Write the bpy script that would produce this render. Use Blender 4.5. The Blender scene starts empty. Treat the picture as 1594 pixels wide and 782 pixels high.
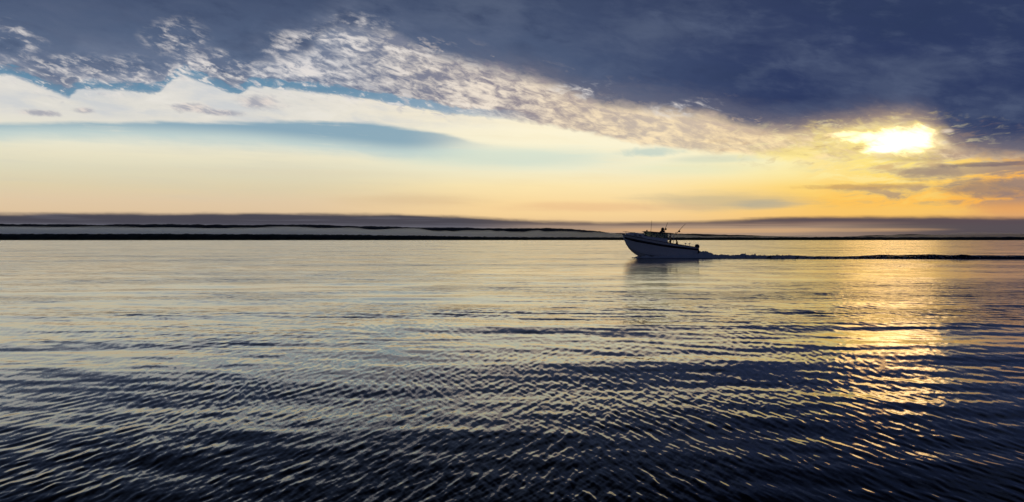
import bpy, bmesh, math, random
import numpy as np
from math import radians as R, degrees as DEG, atan, hypot, sin, cos, pi

sc = bpy.context.scene
COL = sc.collection
random.seed(7)
rng = np.random.default_rng(11)

# ------------------------------------------------------------------ camera
F = 1400.0            # focal length in photograph pixels (photo is 1594 x 782)
CX, HZ = 797.0, 372.0  # optical axis column, horizon row
CAM_H = 2.2
cam = bpy.data.cameras.new('camera')
cam.sensor_width = 36.0
cam.lens = 36.0 * F / 1594.0
cam.shift_y = -(391.0 - HZ) / 1594.0
cam.clip_start = 0.1
cam.clip_end = 120000.0
camo = bpy.data.objects.new('camera', cam)
camo.location = (0, 0, CAM_H)
camo.rotation_euler = (R(90), 0, 0)
COL.objects.link(camo)
sc.camera = camo

sc.view_settings.view_transform = 'Standard'
sc.view_settings.look = 'None'
sc.view_settings.exposure = 0.0
sc.view_settings.gamma = 1.0
sc.view_settings.use_curve_mapping = False
sc.cycles.max_bounces = 6
sc.cycles.volume_bounces = 3
sc.cycles.use_adaptive_sampling = False
sc.cycles.use_denoising = True
sc.cycles.sample_clamp_indirect = 12.0


def azi(px):
    return DEG(atan((px - CX) / F))


def ele(px, py):
    return DEG(atan((HZ - py) / hypot(F, px - CX)))


SUN_A, SUN_E = azi(1384), ele(1384, 219)

# ------------------------------------------------------------------ sun (behind a thin place in the cloud)
sl = bpy.data.lights.new('sun', 'SUN')
sl.energy = 0.0085
sl.angle = R(5.6)
sl.color = (1.0, 0.52, 0.14)
so = bpy.data.objects.new('sun', sl)
so.rotation_euler = (R(-(90 - SUN_E)), 0, R(-SUN_A))
so.location = (0, 0, 60)
COL.objects.link(so)


def lin(c):
    c = c / 255.0
    return c / 12.92 if c <= 0.04045 else ((c + 0.055) / 1.055) ** 2.4


def S(r, g, b):
    return (lin(r), lin(g), lin(b), 1.0)


# ------------------------------------------------------------------ node expressions
class X:
    """A float or vector socket with arithmetic."""
    nt = None

    def __init__(self, s):
        self.s = s

    @staticmethod
    def put(inp, v):
        if isinstance(v, X):
            X.nt.links.new(v.s, inp)
        else:
            inp.default_value = v

    @staticmethod
    def m(op, *a, clamp=False):
        n = X.nt.nodes.new('ShaderNodeMath')
        n.operation = op
        n.use_clamp = clamp
        for i, v in enumerate(a):
            X.put(n.inputs[i], v)
        return X(n.outputs[0])

    def __add__(s, o): return X.m('ADD', s, o)
    __radd__ = __add__
    def __sub__(s, o): return X.m('SUBTRACT', s, o)
    def __rsub__(s, o): return X.m('SUBTRACT', o, s)
    def __mul__(s, o): return X.m('MULTIPLY', s, o)
    __rmul__ = __mul__
    def __truediv__(s, o): return X.m('DIVIDE', s, o)
    def __neg__(s): return X.m('MULTIPLY', s, -1.0)


def sm(v, a, b):
    n = X.nt.nodes.new('ShaderNodeMapRange')
    n.interpolation_type = 'SMOOTHSTEP'
    X.put(n.inputs['Value'], v)
    X.put(n.inputs['From Min'], a)
    X.put(n.inputs['From Max'], b)
    return X(n.outputs['Result'])


def clamp(v):
    return X.m('ADD', v, 0.0, clamp=True)


def vmin(a, b): return X.m('MINIMUM', a, b)
def vmax(a, b): return X.m('MAXIMUM', a, b)


def comb(x, y, z):
    n = X.nt.nodes.new('ShaderNodeCombineXYZ')
    for i, v in enumerate((x, y, z)):
        X.put(n.inputs[i], v)
    return X(n.outputs[0])


def noise(vec, detail=4.0, rough=0.55, scale=1.0, dist=0.0):
    n = X.nt.nodes.new('ShaderNodeTexNoise')
    n.inputs['Scale'].default_value = scale
    n.inputs['Detail'].default_value = detail
    n.inputs['Roughness'].default_value = rough
    n.inputs['Distortion'].default_value = dist
    X.put(n.inputs['Vector'], vec)
    return X(n.outputs['Fac'] if 'Fac' in n.outputs else n.outputs[0])


def mixc(f, a, b):
    n = X.nt.nodes.new('ShaderNodeMix')
    n.data_type = 'RGBA'
    X.put(n.inputs[0], f)
    X.put(n.inputs[6], a)
    X.put(n.inputs[7], b)
    return X(n.outputs[2])


def ramp(f, stops):
    n = X.nt.nodes.new('ShaderNodeValToRGB')
    cr = n.color_ramp
    while len(cr.elements) < len(stops):
        cr.elements.new(0.5)
    for e, (p, c) in zip(cr.elements, stops):
        e.position = p
    for e, (p, c) in zip(cr.elements, stops):
        e.color = c
    X.put(n.inputs[0], f)
    return X(n.outputs[0])


def curve(t, pts, sharp=False):
    n = X.nt.nodes.new('ShaderNodeFloatCurve')
    c = n.mapping.curves[0]
    pts = sorted(pts)
    c.points[0].location = pts[0]
    c.points[1].location = pts[-1]
    for p in pts[1:-1]:
        c.points.new(*p)
    for p in c.points:
        p.handle_type = 'VECTOR' if sharp else 'AUTO_CLAMPED'
    n.mapping.update()
    X.put(n.inputs['Value'], t)
    return X(n.outputs[0])


# ------------------------------------------------------------------ world: evening sky under a broken cloud deck
world = bpy.data.worlds.new('World')
sc.world = world
world.use_nodes = True
nt = world.node_tree
nt.nodes.clear()
X.nt = nt
out = nt.nodes.new('ShaderNodeOutputWorld')
bg = nt.nodes.new('ShaderNodeBackground')
nt.links.new(bg.outputs[0], out.inputs[0])
tc = nt.nodes.new('ShaderNodeTexCoord')
sep = nt.nodes.new('ShaderNodeSeparateXYZ')
nt.links.new(tc.outputs['Generated'], sep.inputs[0])
dx, dy, dz = X(sep.outputs[0]), X(sep.outputs[1]), X(sep.outputs[2])
A = X.m('ARCTAN2', dx, dy) * (180.0 / pi)
E = X.m('ARCSINE', dz) * (180.0 / pi)
T = clamp((A + 40.0) / 80.0)
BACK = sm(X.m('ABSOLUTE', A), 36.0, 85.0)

nish = nt.nodes.new('ShaderNodeTexSky')
nish.sky_type = 'NISHITA'
nish.sun_disc = False
nish.sun_elevation = R(SUN_E)
nish.sun_rotation = R(SUN_A)
nish.air_density = 1.0
nish.dust_density = 0.6
nish.ozone_density = 2.0


def scol(sock, k):
    n = nt.nodes.new('ShaderNodeVectorMath')
    n.operation = 'SCALE'
    nt.links.new(sock, n.inputs[0])
    n.inputs['Scale'].default_value = k
    return X(n.outputs[0])


def edge(pts, back, sharp=False):
    """An elevation (deg) as a function of azimuth from photograph points; levels to `back` behind the viewer."""
    c = curve(T, [((azi(x) + 40) / 80, ele(x, y) / 20.0) for x, y in pts], sharp) * 20.0
    return c + (back - c) * BACK


def dvec(sx, sz, tilt=0.0, off=0.0):
    """Direction vector stretched for noise; tilt > 0 leans rows down to the right."""
    if tilt:
        c, s = cos(R(tilt)), sin(R(tilt))
        xr = dx * c - dz * s
        zr = dx * s + dz * c
    else:
        xr, zr = dx, dz
    return comb(xr * sx + off, dy * sx, zr * sz)


def blob(px, py, w, h, soft=0.5, wob=None, amt=0.5):
    """Soft ellipse in the sky round a photograph point, edge broken by a noise."""
    a0, e0 = azi(px), ele(px, py)
    k = F / hypot(F, px - CX)
    wa = w * DEG(1.0 / F) * k * k
    he = h * DEG(1.0 / F) * k
    u = (A - a0) / wa
    v = (E - e0) / he
    r = X.m('SQRT', u * u + v * v)
    if wob is not None:
        r = r + wob * amt
    return sm(r, 1.0 + soft, 1.0 - soft)


def er(px, stops):
    return [(ele(px, y) / 16.0, S(*c)) for y, c in stops]


# shared noises (about -0.5 .. 0.5)
n_big = noise(dvec(5, 14, 8), 5, 0.55) - 0.5
n_med = noise(dvec(20, 55, 10, 3.1), 6, 0.6, dist=0.3) - 0.5
n_fine = noise(dvec(60, 150, 14, 7.7), 4, 0.6, dist=0.4) - 0.5
n_strk = noise(dvec(9, 120, 1.5, 1.3), 5, 0.6) - 0.5

# --- clear sky and the thin high veil in front of it
En = clamp(E / 16.0)
left = ramp(En, er(200, [(372, (176, 158, 150)), (335, (222, 194, 158)), (312, (224, 200, 166)), (290, (222, 207, 172)),
                         (265, (221, 215, 187)), (240, (233, 226, 198)), (222, (233, 230, 208)), (184, (226, 222, 212)),
                         (140, (222, 219, 213)), (60, (225, 225, 225))]))
mid = ramp(En, er(820, [(372, (215, 178, 140)), (335, (246, 210, 152)), (315, (250, 217, 158)), (290, (252, 230, 176)),
                        (262, (241, 237, 206)), (235, (250, 243, 211)), (200, (254, 244, 213)), (150, (250, 236, 210)),
                        (60, (225, 225, 225))]))
right = ramp(En, er(1300, [(372, (205, 160, 105)), (335, (249, 196, 104)), (310, (252, 204, 100)), (290, (254, 212, 108)),
                           (268, (253, 237, 164)), (245, (254, 240, 182)), (215, (252, 226, 160)), (190, (238, 204, 160)),
                           (120, (200, 180, 160))]))
far = ramp(En, er(1580, [(372, (150, 118, 100)), (335, (224, 166, 108)), (310, (236, 164, 86)), (285, (236, 170, 88)),
                         (262, (226, 176, 110)), (240, (190, 160, 130)), (150, (140, 130, 130))]))
col = mixc(sm(A + n_big * 6.0, azi(380), azi(860)), left, mid)
col = mixc(sm(A + n_big * 4.0, azi(970), azi(1330)), col, right)
col = mixc(sm(A + n_med * 5.0, azi(1440), azi(1590)), col, far)

clear = scol(nish.outputs[0], 0.075)
clear = mixc(0.75, clear, S(92, 142, 178))
clear_lo = mixc(0.8, scol(nish.outputs[0], 0.075), S(128, 172, 192))

# faint cirrus texture on the veil
veil = sm(n_strk + n_med * 0.2, -0.12, 0.42) * sm(E, 1.5, 3.0)
col = mixc(veil * 0.24, col, mixc(sm(A, -20.0, 14.0), S(196, 198, 190), S(250, 214, 140)))
col = mixc(sm(n_strk * 0.9 - n_med * 0.3, 0.05, 0.32) * 0.20 * sm(E, 3.2, 1.4), col, S(205, 172, 140))

n_soft = noise(dvec(16, 60, 4, 6.6), 5, 0.6, dist=0.3) - 0.5
col = mixc(sm(n_soft, -0.08, 0.22) * 0.60 * sm(E, 6.6, 7.4) * sm(A, azi(900), azi(500)), col, S(192, 199, 208))
col = mixc(sm(n_soft * -1.0, 0.0, 0.25) * 0.5 * sm(E, 6.6, 7.4) * sm(A, azi(900), azi(500)), col, S(238, 234, 226))
# blue-grey band across the left
bt = edge([(-60, 187), (330, 187), (560, 187), (620, 196), (690, 206), (740, 218), (800, 226), (1594, 240)], 3.0)
bb = edge([(-60, 215), (200, 216), (350, 222), (520, 236), (640, 246), (740, 238), (800, 232), (1594, 244)], 3.0)
wb = n_med * 0.35 + n_strk * 0.45
band = sm(bt - E + wb * 0.9, -0.04, 0.30) * (1.0 - sm(n_strk - n_med * 0.4, 0.04, 0.26) * 0.45) * sm(E - bb + wb * 1.3, -0.50, 0.42) * sm(A, azi(840), azi(620))
col = mixc(band * 0.86, col, mixc(sm(E - bb, 0.2, 1.1), S(186, 206, 206), S(116, 158, 182)))
# pale turquoise continuing to the middle
col = mixc(blob(800, 246, 150, 14, 0.7, n_strk, 1.2) * 0.55, col, S(190, 214, 206))
col = mixc(blob(1010, 237, 42, 6, 0.6, n_fine, 1.6) * 0.6, col, S(172, 198, 196))
col = mixc(blob(1110, 248, 60, 5, 0.7, n_strk, 1.6) * 0.45, col, S(190, 204, 188))
col = mixc(blob(1085, 262, 90, 9, 0.7, n_strk, 1.4) * 0.35, col, S(222, 228, 190))

# --- low streaks
for px, py, w, h, k, c in ((1110, 313, 110, 12, 0.55, (176, 170, 148)), (1190, 318, 46, 6, 0.6, (168, 166, 152)),
                           (650, 312, 90, 9, 0.35, (205, 176, 140)), (930, 322, 120, 7, 0.4, (226, 176, 134)),
                           (420, 268, 200, 6, 0.25, (226, 210, 178))):
    col = mixc(blob(px, py, w, h, 0.7, n_strk + n_med * 0.4, 1.5) * k, col, S(*c))

# --- glow of the hidden sun
gd = X.m('SQRT', (A - azi(1385)) * (A - azi(1385)) * 0.35 + (E - ele(1385, 226)) * (E - ele(1385, 226)) * 1.3)
glow = sm(gd, 4.4, 0.4)
col = mixc(glow * 0.75, col, S(255, 236, 160))

# grey-mauve puffs and gold edges round and below the sun
z_lo = sm(A + n_big * 6, azi(1215), azi(1390)) * sm(E, 1.55, 2.4) * sm(E + n_med * 1.5, 6.0, 5.0)
p1 = noise(dvec(16, 78, -3, 5.2), 6, 0.62, dist=0.4) - 0.5
puff = sm(p1 + sm(A, azi(1330), azi(1560)) * 0.10, 0.0, 0.16) * z_lo
rim = sm(p1 + sm(A, azi(1330), azi(1560)) * 0.10, -0.10, 0.0) * sm(p1 + sm(A, azi(1330), azi(1560)) * 0.10, 0.10, 0.01) * z_lo
col = mixc(rim * 0.85, col, mixc(sm(gd, 1.0, 5.0), S(255, 226, 120), S(255, 180, 76)))
col = mixc(puff * 0.80, col, mixc(sm(gd, 0.8, 4.5), S(214, 176, 122), S(150, 130, 124)))
for px, py, w, h, k, c in ((1445, 268, 45, 10, 0.8, (158, 138, 124)), (1345, 291, 80, 4, 0.65, (184, 146, 104)),
                           (1545, 292, 70, 11, 0.8, (150, 128, 116)), (1540, 256, 70, 3, 0.7, (110, 96, 108)),
                           (1430, 246, 50, 6, 0.7, (176, 152, 124)), (1555, 304, 40, 5, 0.7, (150, 126, 118)),
                           (1320, 236, 22, 4, 0.7, (190, 156, 118))):
    col = mixc(blob(px, py, w, h, 0.6, n_fine + n_strk, 1.6) * k, col, S(*c))

# --- altocumulus field hanging under the deck edge
le = edge([(-60, 128), (-20, 118), (18, 116), (108, 153), (122, 139), (190, 141), (248, 147), (262, 128), (284, 117), (370, 150),
           (390, 135), (460, 141), (540, 150), (620, 163), (700, 178), (800, 187), (900, 206), (1000, 228), (1120, 240),
           (1240, 246), (1594, 250)], 2.5, True)
de = edge([(-60, 110), (0, 104), (40, 112), (108, 142), (122, 126), (250, 132), (284, 108), (370, 138), (395, 112), (470, 90), (540, 52), (600, 60), (680, 92), (760, 112), (850, 132),
           (930, 164), (1000, 172), (1100, 186), (1190, 207), (1260, 211), (1320, 203), (1395, 194), (1440, 200),
           (1490, 236), (1540, 249), (1594, 250)], 1.5)
c1 = noise(dvec(56, 165, 16, 2.2), 5, 0.62, dist=0.5) - 0.5
c2 = noise(dvec(24, 62, 12, 9.2), 5, 0.6, dist=0.3) - 0.5
wl = n_fine * 0.55 + n_med * 0.35
# the clear slits under it on the left
slit = sm(E - (le - 0.04) + n_fine * 0.45 + c1 * 0.40, -0.06, 0.16) * sm(E - (le + 0.50) + wl * 1.5, 0.12, -0.10) * sm(A, azi(860), azi(640))
fld = sm(E - le + wl * 1.2, -0.10, 0.30)
bright = sm(c1 * 0.8 + c2 * 0.45 + n_fine * 0.3, -0.16, 0.18)
lt_hi = mixc(sm(A, -14.0, 14.0), S(214, 212, 214), S(255, 226, 178))
lt_hi = mixc(sm(A, azi(520), azi(700)) * sm(A, azi(900), azi(760)) * 0.6, lt_hi, S(246, 232, 214))
lt_lo = mixc(sm(A, -14.0, 16.0), S(112, 124, 148), S(172, 148, 142))
ac = mixc(bright, lt_lo, lt_hi)
open_r = sm(A, azi(760), azi(1080))                       # towards the sun the field thins to flecks
fop = fld * (1.0 - open_r * (1.0 - bright) * 0.15) * (1.0 - open_r * 0.25)
col = mixc(fop, col, ac)
# slit of blue, over the lower fringe of the field
col = mixc(slit * 0.92, col, mixc(sm(A, azi(500), azi(820)), clear, S(150, 176, 196)))
# white puffs that hang in the slit
col = mixc(sm(c1 + n_fine * 0.4, 0.02, 0.20) * slit * 0.55, col, S(222, 222, 222))
# scattered cloudlets lying on the white veil at the left
for px, py, w, h in ((62, 176, 26, 4), (300, 168, 28, 6), (345, 176, 30, 4), (405, 160, 30, 9), (130, 172, 14, 4)):
    b = blob(px, py, w, h, 0.7, n_fine, 2.0)
    col = mixc(b * 0.75, col, mixc(sm(c1, -0.1, 0.12), S(150, 152, 168), S(226, 214, 206)))

# --- the deck itself
wd = n_fine * 0.70 + n_med * 0.9 + c2 * 0.9 + c1 * 0.6
dens = E - de + wd * (1.2 - 0.5 * sm(A, azi(1000), azi(1300)))
deck = sm(dens, -0.30, 0.75)
deck_r = sm(A + n_big * 10, azi(640), azi(1250))
dk = mixc(deck_r, S(90, 106, 134), S(47, 60, 97))
dk = mixc(sm(E + n_big * 5, 9.5, 15.0) * 0.6, dk, S(54, 66, 98))
dk = mixc(sm(n_big + n_med * 0.4, -0.05, 0.26) * 0.6 * (1.0 - deck_r * 0.35), dk, S(98, 110, 134))
dk = mixc(sm(n_big * -1.0 + n_med * 0.5, 0.0, 0.25) * 0.55, dk, S(44, 58, 90))
dk = mixc(sm(n_med * 0.9 + c2 * 0.7, -0.02, 0.34) * 0.42, dk, S(88, 100, 128))
dk = mixc(sm(n_med * -0.9 + c2 * -0.5, 0.02, 0.30) * 0.30, dk, S(38, 50, 82))
dk = mixc(sm(dens, 2.2, 0.4) * 0.6 * sm(A, azi(620), azi(900)), dk, S(112, 112, 128))
und = sm(dens, 3.2, 0.2) * sm(A, azi(720), azi(480)) * sm(n_med * 0.8 + c2 * 0.9 + n_big * 0.5, -0.26, 0.22)
dk = mixc(und * 0.75, dk, S(128, 138, 160))
dk = mixc(sm(gd, 6.0, 1.0) * sm(dens, 1.6, 0.2) * 0.7, dk, S(176, 150, 130))
dk = mixc(sm(E, 12.5, 25.0) * 0.9, dk, S(15, 19, 33))  # unseen cloud overhead, darkened so the near water reflects darker
dk = mixc(BACK * 0.45, dk, S(36, 45, 72))  # unseen sky behind the camera, darkened to dim the boat's near side
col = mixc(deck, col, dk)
# lit crests of cloudlets low in the deck
crest = deck * sm(c1 * 0.6 + c2 * 0.8 + n_fine * 0.25, 0.08, 0.28) * sm(dens, 2.4, 0.3) * sm(A, azi(1330), azi(1150))
col = mixc(crest * 0.75, col, mixc(sm(A, -16.0, 10.0), S(206, 204, 208), S(236, 206, 172)))
for px, py, w, h in ((18, 62, 46, 26), (275, 62, 40, 24), (560, 60, 52, 30), (180, 110, 80, 20), (430, 110, 105, 20), (330, 92, 40, 14), (50, 100, 40, 10), (600, 84, 60, 12), (110, 96, 30, 10), (300, 104, 26, 10), (480, 70, 60, 16),
                     (660, 110, 70, 22), (1062, 170, 50, 12), (905, 142, 46, 12)):
    b = blob(px, py, w, h, 0.6, n_med, 1.6)
    col = mixc(b * sm(c1 * 0.6 + c2 * 0.8 + n_fine * 0.3, -0.04, 0.22) * 0.9, col, S(226, 220, 217))

# ragged puffs strung along the deck edge, half over the white veil
rag = sm(E - le + wl * 0.8, -0.75, 0.1) * sm(E - le, 1.9, 0.6) * sm(A, azi(800), azi(620))
rag = rag * sm(c1 * 0.9 + n_fine * 0.5 + c2 * 0.3, 0.02, 0.17)
rag_c = mixc(sm(n_fine * 0.7 + c2 * 0.7 - c1 * 0.3, -0.14, 0.10), S(138, 146, 166), S(232, 226, 220))
col = mixc(rag * 0.75, col, rag_c)

# --- the burning gap
hw = n_fine * 0.9 + n_med * 0.8
hw2 = hw + n_fine * 0.8 + (c1 - 0.0) * 0.5
hole = vmax(vmax(blob(1404, 219, 45, 17, 0.42, hw2, 0.9), blob(1352, 214, 34, 6, 0.6, hw2, 1.4) * 0.8),
            vmax(blob(1380, 232, 32, 7, 0.45, hw2, 1.0), blob(1318, 210, 22, 4, 0.6, hw2, 1.4) * 0.5))
halo = vmax(blob(1372, 221, 92, 24, 0.75, hw2, 1.5) * sm(A + n_fine * 2.5 + n_med * 3.0, azi(1505), azi(1425)), blob(1240, 238, 50, 9, 0.8, hw2, 1.4) * 0.9)
fleck = blob(1474, 204, 9, 3.0, 0.6) + blob(1468, 222, 8, 3.0, 0.6) * 0.6 + blob(1441, 197, 6, 3, 0.6) * 0.7
col = mixc(halo * 0.80, col, S(255, 232, 140))
col = mixc(clamp(fleck) * 0.7, col, S(240, 222, 196))
hot = nt.nodes.new('ShaderNodeVectorMath')
hot.operation = 'MULTIPLY_ADD'
hv = comb(hole * 1.7, hole * 1.2, hole * 0.8)
nt.links.new(hv.s, hot.inputs[0])
hot.inputs[1].default_value = (1, 1, 1)
nt.links.new(col.s, hot.inputs[2])
col = X(hot.outputs[0])

# lit flecks and gold-edged scraps round the gap
fk = blob(1330, 222, 190, 34, 0.7, n_med, 0.8)
fkn = noise(dvec(40, 150, -4, 8.8), 5, 0.62, dist=0.5) - 0.5
col = mixc(fk * (1.0 - hole) * sm(fkn, 0.03, 0.16) * 0.55, col, S(255, 240, 178))
col = mixc(fk * (1.0 - hole) * sm(fkn, -0.05, -0.18) * 0.50, col, S(184, 150, 118))

# --- low cloud bank along the horizon
bk = edge([(-60, 331), (400, 331), (560, 332), (700, 335), (780, 339), (860, 344), (990, 345), (1080, 344), (1160, 340),
           (1230, 337), (1400, 336), (1594, 338)], 1.4)
bank = sm(bk - E + n_strk * 0.34 + n_med * 0.2, -0.10, 0.22)
bc = mixc(sm(A, -4.0, 5.0), S(62, 63, 77), S(108, 93, 90))
bc = mixc(sm(A, 10.0, 19.0), bc, S(82, 72, 82))
lowc = mixc(sm(A, -4.0, 5.0), S(98, 99, 112), S(168, 142, 122))
lowc = mixc(sm(A, 15.0, 27.0), lowc, S(82, 76, 84))
nb = noise(dvec(7, 260, 0.4, 4.4), 4, 0.55) - 0.5
bc = mixc(sm(E + nb * 0.55, 1.02, 0.70), bc, lowc)
bc = mixc(sm(nb, 0.05, 0.20) * 0.5, bc, lowc)
gap = blob(1140, 359, 200, 3.6, 0.6, nb, 2.0)
bc = mixc(gap * 0.55, bc, S(226, 178, 126))
gap2 = blob(1270, 348, 120, 3.0, 0.7, nb, 2.2)
bc = mixc(gap2 * 0.35, bc, S(160, 130, 112))
col = mixc(bank * 0.97, col, bc)

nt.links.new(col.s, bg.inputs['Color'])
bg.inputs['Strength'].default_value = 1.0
world.cycles.sampling_method = 'MANUAL'
world.cycles.sample_map_resolution = 512

# ------------------------------------------------------------------ materials
MATS = {}


def mat(name, base, rough=0.5, metal=0.0, var=0.0, vscale=6.0, spec=0.5, coat=0.0):
    """Principled material with a little procedural colour and roughness variation."""
    m = bpy.data.materials.new(name)
    m.use_nodes = True
    t = m.node_tree
    b = t.nodes['Principled BSDF']
    b.inputs['Metallic'].default_value = metal
    b.inputs['Roughness'].default_value = rough
    b.inputs['Specular IOR Level'].default_value = spec
    b.inputs['Coat Weight'].default_value = coat
    X.nt = t
    tcn = t.nodes.new('ShaderNodeTexCoord')
    n = noise(X(tcn.outputs['Object']), 5, 0.6, vscale)
    lo = tuple(c * (1 - var) for c in base[:3]) + (1,)
    hi = tuple(min(1, c * (1 + var)) for c in base[:3]) + (1,)
    c = mixc(sm(n, 0.3, 0.7), lo, hi)
    t.links.new(c.s, b.inputs['Base Color'])
    r = rough + (n - 0.5) * (0.25 * rough)
    t.links.new(r.s, b.inputs['Roughness'])
    MATS[name] = m
    return m


mat('gelcoat', (0.70, 0.73, 0.78), 0.22, var=0.06, coat=0.3)
mat('stripe_paint', (0.012, 0.014, 0.03), 0.25, var=0.2)
mat('bottom_paint', (0.02, 0.03, 0.06), 0.5, var=0.3)
mat('roof_paint', (0.10, 0.11, 0.13), 0.45, var=0.15)
mat('tint_glass', (0.30, 0.38, 0.38), 0.04, var=0.1).node_tree.nodes['Principled BSDF'].inputs['Transmission Weight'].default_value = 0.85
mat('steel', (0.55, 0.56, 0.58), 0.25, 1.0, var=0.1)
mat('dark_metal', (0.03, 0.03, 0.034), 0.4, 0.6, var=0.2)
mat('cowl_paint', (0.015, 0.022, 0.022), 0.3, var=0.2)
mat('rubber', (0.018, 0.018, 0.02), 0.7, var=0.2)
mat('rod_blank', (0.02, 0.016, 0.015), 0.35, var=0.2)
mat('cork', (0.22, 0.13, 0.07), 0.8, var=0.25, vscale=60)
mat('skin', (0.36, 0.20, 0.14), 0.55, var=0.08)
mat('jacket_dark', (0.02, 0.022, 0.03), 0.85, var=0.25, vscale=20)
mat('jacket_red', (0.045, 0.02, 0.018), 0.85, var=0.25, vscale=20)
mat('trousers', (0.03, 0.03, 0.034), 0.85, var=0.25, vscale=20)
mat('cap_cloth', (0.025, 0.022, 0.02), 0.85, var=0.2, vscale=30)
mat('deck_grip', (0.32, 0.33, 0.34), 0.75, var=0.12, vscale=30)
mat('wood_dark', (0.035, 0.045, 0.03), 0.95, var=0.5, vscale=0.05)
mat('hill_cover', (0.05, 0.055, 0.05), 0.95, var=0.4, vscale=0.004)
mat('mud', (0.08, 0.07, 0.055), 0.8, var=0.3, vscale=0.02)


# ------------------------------------------------------------------ object helpers
def link(name, me, parent=None, kind=None, label=None, cat=None, group=None):
    o = bpy.data.objects.new(name, me)
    COL.objects.link(o)
    if parent:
        o.parent = parent
    for k, v in (('kind', kind), ('label', label), ('category', cat), ('group', group)):
        if v:
            o[k] = v
    return o


def grid_mesh(name, P, nu, nv, close_u=False, smooth=True, material=None):
    """P: (nv, nu, 3) array of points -> quad mesh, quickly."""
    me = bpy.data.meshes.new(name)
    V = P.reshape(-1, 3).astype(np.float32)
    iu = np.arange(nu if close_u else nu - 1)
    iv = np.arange(nv - 1)
    a = (iv[:, None] * nu + iu[None, :])
    b = (iv[:, None] * nu + (iu[None, :] + 1) % nu)
    q = np.stack([a, b, b + nu, a + nu], -1).reshape(-1, 4)
    me.vertices.add(len(V))
    me.vertices.foreach_set('co', V.ravel())
    me.loops.add(q.size)
    me.loops.foreach_set('vertex_index', q.ravel().astype(np.int32))
    me.polygons.add(len(q))
    me.polygons.foreach_set('loop_start', (np.arange(len(q)) * 4).astype(np.int32))
    me.polygons.foreach_set('loop_total', np.full(len(q), 4, np.int32))
    me.polygons.foreach_set('use_smooth', np.full(len(q), smooth, bool))
    me.update(calc_edges=True)
    me.validate()
    if material:
        me.materials.append(material)
    return me


# ------------------------------------------------------------------ the sea
def value_noise(x, y, seed):
    """Smooth 2-D value noise on numpy arrays, 0..1."""
    r = np.random.default_rng(seed)
    tab = r.random((256, 256))
    xi, yi = np.floor(x).astype(int), np.floor(y).astype(int)
    fx, fy = x - xi, y - yi
    fx = fx * fx * (3 - 2 * fx)
    fy = fy * fy * (3 - 2 * fy)
    g = lambda i, j: tab[i & 255, j & 255]
    return (g(xi, yi) * (1 - fx) + g(xi + 1, yi) * fx) * (1 - fy) + (g(xi, yi + 1) * (1 - fx) + g(xi + 1, yi + 1) * fx) * fy


def wave_trains():
    W = []   # (kx, ky, amplitude, phase, group)
    r = np.random.default_rng(5)

    def train(n, lmin, lmax, ang, spread, slope, grp):
        for _ in range(n):
            l = lmin * (lmax / lmin) ** r.random()
            a = R(ang + r.normal(0, spread))
            k = 2 * pi / l
            W.append((k * cos(a), k * sin(a), slope * math.sqrt(2.0 / n) / k, r.random() * 2 * pi, grp))
    # angle is the direction the train runs in (0 = to the right, 90 = away)
    train(64, 0.042, 0.24, 12, 11, 0.069, 0)      # ripples, crests leaning one way
    train(64, 0.042, 0.24, 161, 11, 0.057, 1)     # ripples, crests leaning the other
    train(22, 0.30, 1.4, 65, 40, 0.022, 2)       # chop
    train(16, 1.6, 7.5, 88, 18, 0.015, 3)       # low swell towards the viewer
    return W


WAVES = wave_trains()


def sea_height(x, y, dr, da):
    """Height of the water, finer waves fading out where the mesh is too coarse for them."""
    h = np.zeros_like(x)
    pat = value_noise(x / 3.2 + 0.12 * y, y / 4.5 + 40, 3) * 0.6 + value_noise(x / 1.3 + 9, y / 1.9, 4) * 0.4
    g0 = 0.18 + 1.45 * np.clip((pat - 0.28) * 2.1, 0, 1)
    pat2 = value_noise(x / 2.7 + 77, y / 4.2 + 15, 8) * 0.6 + value_noise(x / 1.1 + 3, y / 1.7 + 5, 9) * 0.4
    g1 = 0.15 + 1.45 * np.clip((pat2 - 0.28) * 2.1, 0, 1)
    rr = np.hypot(x, y)
    ct, st = x / rr, y / rr
    gg = (g0, g1, np.ones_like(x), np.ones_like(x))
    warp = (pat, pat2, pat * 0, pat * 0)
    for kx, ky, a, p, g in WAVES:
        kr = np.abs(kx * ct + ky * st) * dr
        kt = np.abs(-kx * st + ky * ct) * da
        w = np.clip(1.9 - np.maximum(kr, kt), 0, 1)
        if not w.any():
            continue
        h += w * gg[g] * a * np.sin(kx * x + ky * y + p + 7.0 * sin(3 * p) * warp[g])
    return h


f10 = F * 1024 / 1594
r_near = np.geomspace(0.4, 5.2, 14)[:-1]
rows = np.arange(CAM_H * f10 / 5.2, CAM_H * f10 / 70.0, -0.62)
r_mid = CAM_H * f10 / rows
r_far = np.geomspace(r_mid[-1] * 1.02, 45000.0, 90)
RAD = np.concatenate([r_near, r_mid, r_far])
front = np.arange(-32.5, 32.501, 0.05)
rest = np.linspace(33.0, 327.0, 148)[1:-1]
AZ = np.radians(np.concatenate([front, rest]))
nR, nA = len(RAD), len(AZ)
RR, AA = np.meshgrid(RAD, AZ, indexing='ij')
SX, SY = RR * np.sin(AA), RR * np.cos(AA)
DR = np.gradient(RAD)[:, None] * np.ones_like(AA)
DA = RR * np.abs(np.gradient(AZ))[None, :]
Z = sea_height(SX, SY, DR, DA)
Z[RR > 600] = 0
P = np.stack([SX, SY, Z], -1)

water = bpy.data.materials.new('sea_water')
water.use_nodes = True
t = water.node_tree
X.nt = t
b = t.nodes['Principled BSDF']
b.inputs['Base Color'].default_value = (0.0012, 0.0022, 0.005, 1)
b.inputs['IOR'].default_value = 1.075

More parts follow.
